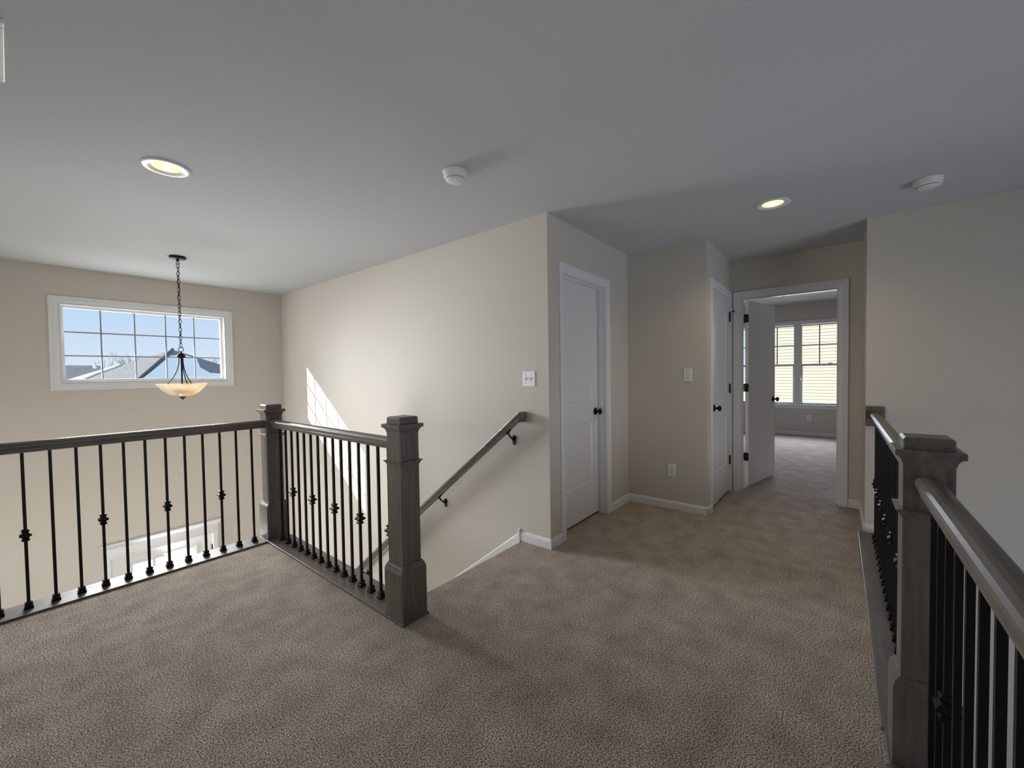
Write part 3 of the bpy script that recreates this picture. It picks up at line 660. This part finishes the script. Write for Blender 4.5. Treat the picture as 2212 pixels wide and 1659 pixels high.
# ------------------------------------------------------------------ outside
SNOW = noise_bump(mat('snow', (0.95, 0.94, 0.92), 0.8, spec=0.2), 3, 0.3, 0.05)
SHINGLE = noise_color(mat('grey_shingles', (0.2, 0.2, 0.21), 0.9), 6, (0.17, 0.175, 0.19), (0.26, 0.26, 0.275), (1, 1, 4))
SIDING = noise_bump(mat('cream_siding', (0.395, 0.37, 0.31), 0.7, spec=0.1), 40, 0.03)
BARK = mat('bare_bark', (0.16, 0.13, 0.11), 0.9)
struct('ground', MB().box((-80, 7.4, -2.95), (150, 200, -2.85)).box((9.75, -60, -2.95), (150, 7.4, -2.85)).box((-80, -60, -2.95), (9.75, -4.5, -2.85)).box((-80, -4.5, -2.95), (-3.7, 7.4, -2.85)), SNOW, 'snow covered ground outside')
struct('porch_floor', MB().box((-3.7, YW+0.17, -2.95), (2.6, 7.4, -2.76)), noise_color(mat('porch_concrete', (0.5, 0.5, 0.5), 0.9), 3, (0.42, 0.42, 0.42), (0.55, 0.55, 0.55)), 'concrete stoop outside the front door')
# neighbour's wall of lap siding seen through the bedroom windows
nh = thing('neighbour_house', (16.2, -2.0, -2.85), 'cream clapboard house wall outside the bedroom window', 'house')
MB().box((0.03, -8, 0), (7, 4.1, 6.4)).build('wall', SIDING, nh)
LAP = 0.1016
lap_me = MB().add([(0.031, -8, 0), (0.031, 4.12, 0), (0.006, 4.12, 0), (0.006, -8, 0), (0.031, -8, LAP+0.012), (0.031, 4.12, LAP+0.012), (0.027, 4.12, LAP+0.012), (0.027, -8, LAP+0.012)],
                  [(0, 1, 2, 3), (3, 2, 6, 7), (4, 7, 6, 5), (0, 3, 7, 4), (1, 5, 6, 2)]).mesh('siding_board', SIDING)
for k in range(62):
    b = bpy.data.objects.new('siding_board', lap_me); C.objects.link(b); b.parent = nh; b.location = (-0.0, 0, k*LAP)
MB().box((-0.01, 4.121, 0), (0.04, 4.22, 6.4)).build('corner_board', TRIM, nh)
rf = MB(); rf.loft([[(-0.4, y, 6.35), (3.5, y, 8.4), (7.4, y, 6.35)] for y in (-8.3, 4.4)]); rf.build('roof', SHINGLE, nh)
# roofs across the street
def roof_house(loc, label, apex, pts, zb, snow=None):
    t_ = thing('distant_house', loc, label, 'house')
    L_ = Vector(loc)
    ps = [Vector(p)-L_ for p in pts]; ap = [Vector(p)-L_ for p in apex]
    return t_, ps, ap
H1 = (4.0, 30.0, -2.85)
t_ = thing('distant_house', H1, 'grey hip roofed house with snow across the street', 'house')
# main hip roof: eaves rectangle (local), apex ridge
def P(x, y, z): return Vector((x-H1[0], y-H1[1], z-H1[2]))
ap0, ap1 = P(5.95, 30.0, 2.93), P(6.5, 33.5, 2.93)
c0, c1, c2, c3 = P(0.2, 29.6, 0.55), P(3.3, 25.2, 0.70), P(11.4, 28.0, 0.65), P(9.5, 38, 0.65)
MB().add([c0, c1, c2, c3, ap0, ap1], [(0, 1, 4), (1, 2, 4), (2, 3, 5, 4), (3, 0, 4, 5), (0, 3, 2, 1)]).build('roof', SHINGLE, t_)
MB().add([c0+Vector((.3, .2, 0)), c1+Vector((.1, .4, 0)), c2+Vector((-.3, .2, 0)), c3, *[Vector((q.x*0.97, q.y*0.97, 0)) for q in (c0, c1, c2, c3)]], [(0, 1, 5, 4), (1, 2, 6, 5), (2, 3, 7, 6), (3, 0, 4, 7)]).build('wall', SIDING, t_)
def on(a, b, c, u, v, lift=0.06):
    """point on the roof face a-b-c (a + u*(b-a) + v*(c-a)), lifted off it"""
    n = (b-a).cross(c-a).normalized(); n = n if n.z > 0 else -n
    return a+(b-a)*u+(c-a)*v+n*lift
def snow_patch(parent, a, b, c, uv, th_=0.07):
    top = [on(a, b, c, u, v, th_) for u, v in uv]; bot = [on(a, b, c, u, v, -0.02) for u, v in uv]
    MB().loft([bot, top]).build('snow_patch', SNOW, parent)
snow_patch(t_, c1, c2, ap0, [(0.0, 0.02), (0.42, 0.0), (0.74, 0.02), (0.62, 0.2), (0.50, 0.33), (0.36, 0.36), (0.27, 0.50), (0.20, 0.74), (0.10, 0.84), (0.03, 0.80), (0.02, 0.4)])
snow_patch(t_, c1, c2, ap0, [(0.78, 0.02), (0.97, 0.01), (0.72, 0.26), (0.52, 0.46), (0.46, 0.50), (0.60, 0.26)])
snow_patch(t_, c0, c1, ap0, [(0.0, 0.22), (0.16, 0.22), (0.13, 0.30), (0.07, 0.42), (0.04, 0.55), (0.0, 0.62)])
MB().tube([c1+(ap0-c1)*0.02+Vector((0, 0, .06)), ap0+Vector((0, 0, .04))], 0.07, 6).build('hip_shadow', mat('hip_shadow_tone', (0.1, 0.105, 0.13), 0.9), t_)  # dark tube laid along the hip as its shadow band
MB().tube([P(3.05, 33, 1.9), P(3.05, 33, 2.18)], 0.07, 8).build('vent_pipe', mat('white_pipe', (0.8, 0.8, 0.82), 0.5), t_)
def box_house(loc, label, x0, x1, y0, y1, ze, zr, snow_uv):
    t_ = thing('distant_house', loc, label, 'house'); L_ = Vector(loc)
    a, b, c, d = [Vector(p)-L_ for p in ((x0, y0, ze), (x1, y0, ze), (x1, y1, ze), (x0, y1, ze))]
    ym = (y0+y1)/2; r0, r1 = Vector((x0+1.5, ym, zr))-L_, Vector((x1-1.5, ym, zr))-L_
    MB().add([a, b, c, d, r0, r1], [(0, 1, 5, 4), (1, 2, 5), (2, 3, 4, 5), (3, 0, 4), (0, 3, 2, 1)]).build('roof', SHINGLE, t_)
    MB().box(Vector((x0+.4, y0+.4, -2.85))-L_, Vector((x1-.4, y1-.4, ze))-L_).build('wall', SIDING, t_)
    for uv in snow_uv: snow_patch(t_, a, b, r0, uv)
    return t_
box_house((0, 46, -2.85), 'long dark roofed house beyond the street at left', -5.0, 6.2, 44, 52, 0.6, 2.42, [[(0.0, 0.0), (0.3, 0.0), (0.25, 0.12), (0.08, 0.2)]])
box_house((19, 46, -2.85), 'dark roofed house beyond the street at right', 11.5, 26, 40, 48, 0.5, 2.78, [[(0.0, 0.0), (0.18, 0.0), (0.2, 0.3), (0.1, 0.5)], [(0.0, 0.6), (0.6, 0.6), (0.6, 0.7), (0.0, 0.72)]])
# low roof just below the window view, at right
t2 = thing('distant_house', (8.7, 18.9, -2.85), 'low snowy roof at the right edge of the transom view', 'house')
L_ = Vector((8.7, 18.9, -2.85))
a, b, c, d, e_, f_ = [Vector(p)-L_ for p in ((4.85, 16.8, 0.875), (9.8, 15.8, 0.875), (10.5, 21, 0.875), (5.6, 21.7, 0.875), (7.6, 18.2, 1.96), (9.1, 18.9, 2.0))]
MB().add([a, b, c, d, e_, f_], [(0, 1, 5, 4), (1, 2, 5), (2, 3, 4, 5), (3, 0, 4), (0, 3, 2, 1)]).build('roof', SHINGLE, t2)
MB().add([a, b, c, d, *[Vector((q.x*0.95, q.y*0.95, 0)) for q in (a, b, c, d)]], [(0, 1, 5, 4), (1, 2, 6, 5), (2, 3, 7, 6), (3, 0, 4, 7)]).build('wall', SIDING, t2)
snow_patch(t2, a, b, e_, [(0.0, 0.05), (0.1, 0.02), (0.12, 0.4), (0.08, 0.9), (0.0, 0.98)])
# bare trees on the skyline
def tree(loc, h, seed, label):
    rnd = random.Random(seed); mb = MB()
    def grow(p, d, l, r, n):
        q = p + d*l; mb.tube([p, (p+q)/2+Vector((rnd.uniform(-.04, .04)*l, 0, 0)), q], [r, r*.85, r*.7], 5, False)
        if n:
            for _ in range(3 if n > 1 else 2):
                dd = (d + Vector((rnd.uniform(-.8, .8), rnd.uniform(-.8, .8), rnd.uniform(0.0, .5)))).normalized(); grow(q, dd, l*rnd.uniform(.55, .8), r*.6, n-1)
    grow(Vector((0, 0, 0)), Vector((0, 0, 1)), h*0.36, h*0.012, 4)
    o = mb.build('bare_tree', BARK, loc=loc); tag(o, label, 'tree', 'bare trees on the skyline')
ORD = ('first', 'second', 'third', 'fourth', 'fifth', 'sixth', 'seventh', 'last')
for i, (xx, yy, hh) in enumerate([(4.6, 78, 5.9), (6.2, 88, 6.4), (7.4, 98, 6.3), (9.4, 74, 6.6), (10.4, 80, 7.6), (11.8, 87, 8.1), (13.0, 94, 8.5), (21.5, 76, 8.4)]):
    tree((xx, yy, -2.85), hh, 11+i, f'small bare tree on the skyline, {ORD[i]} tree from the left of the transom view')
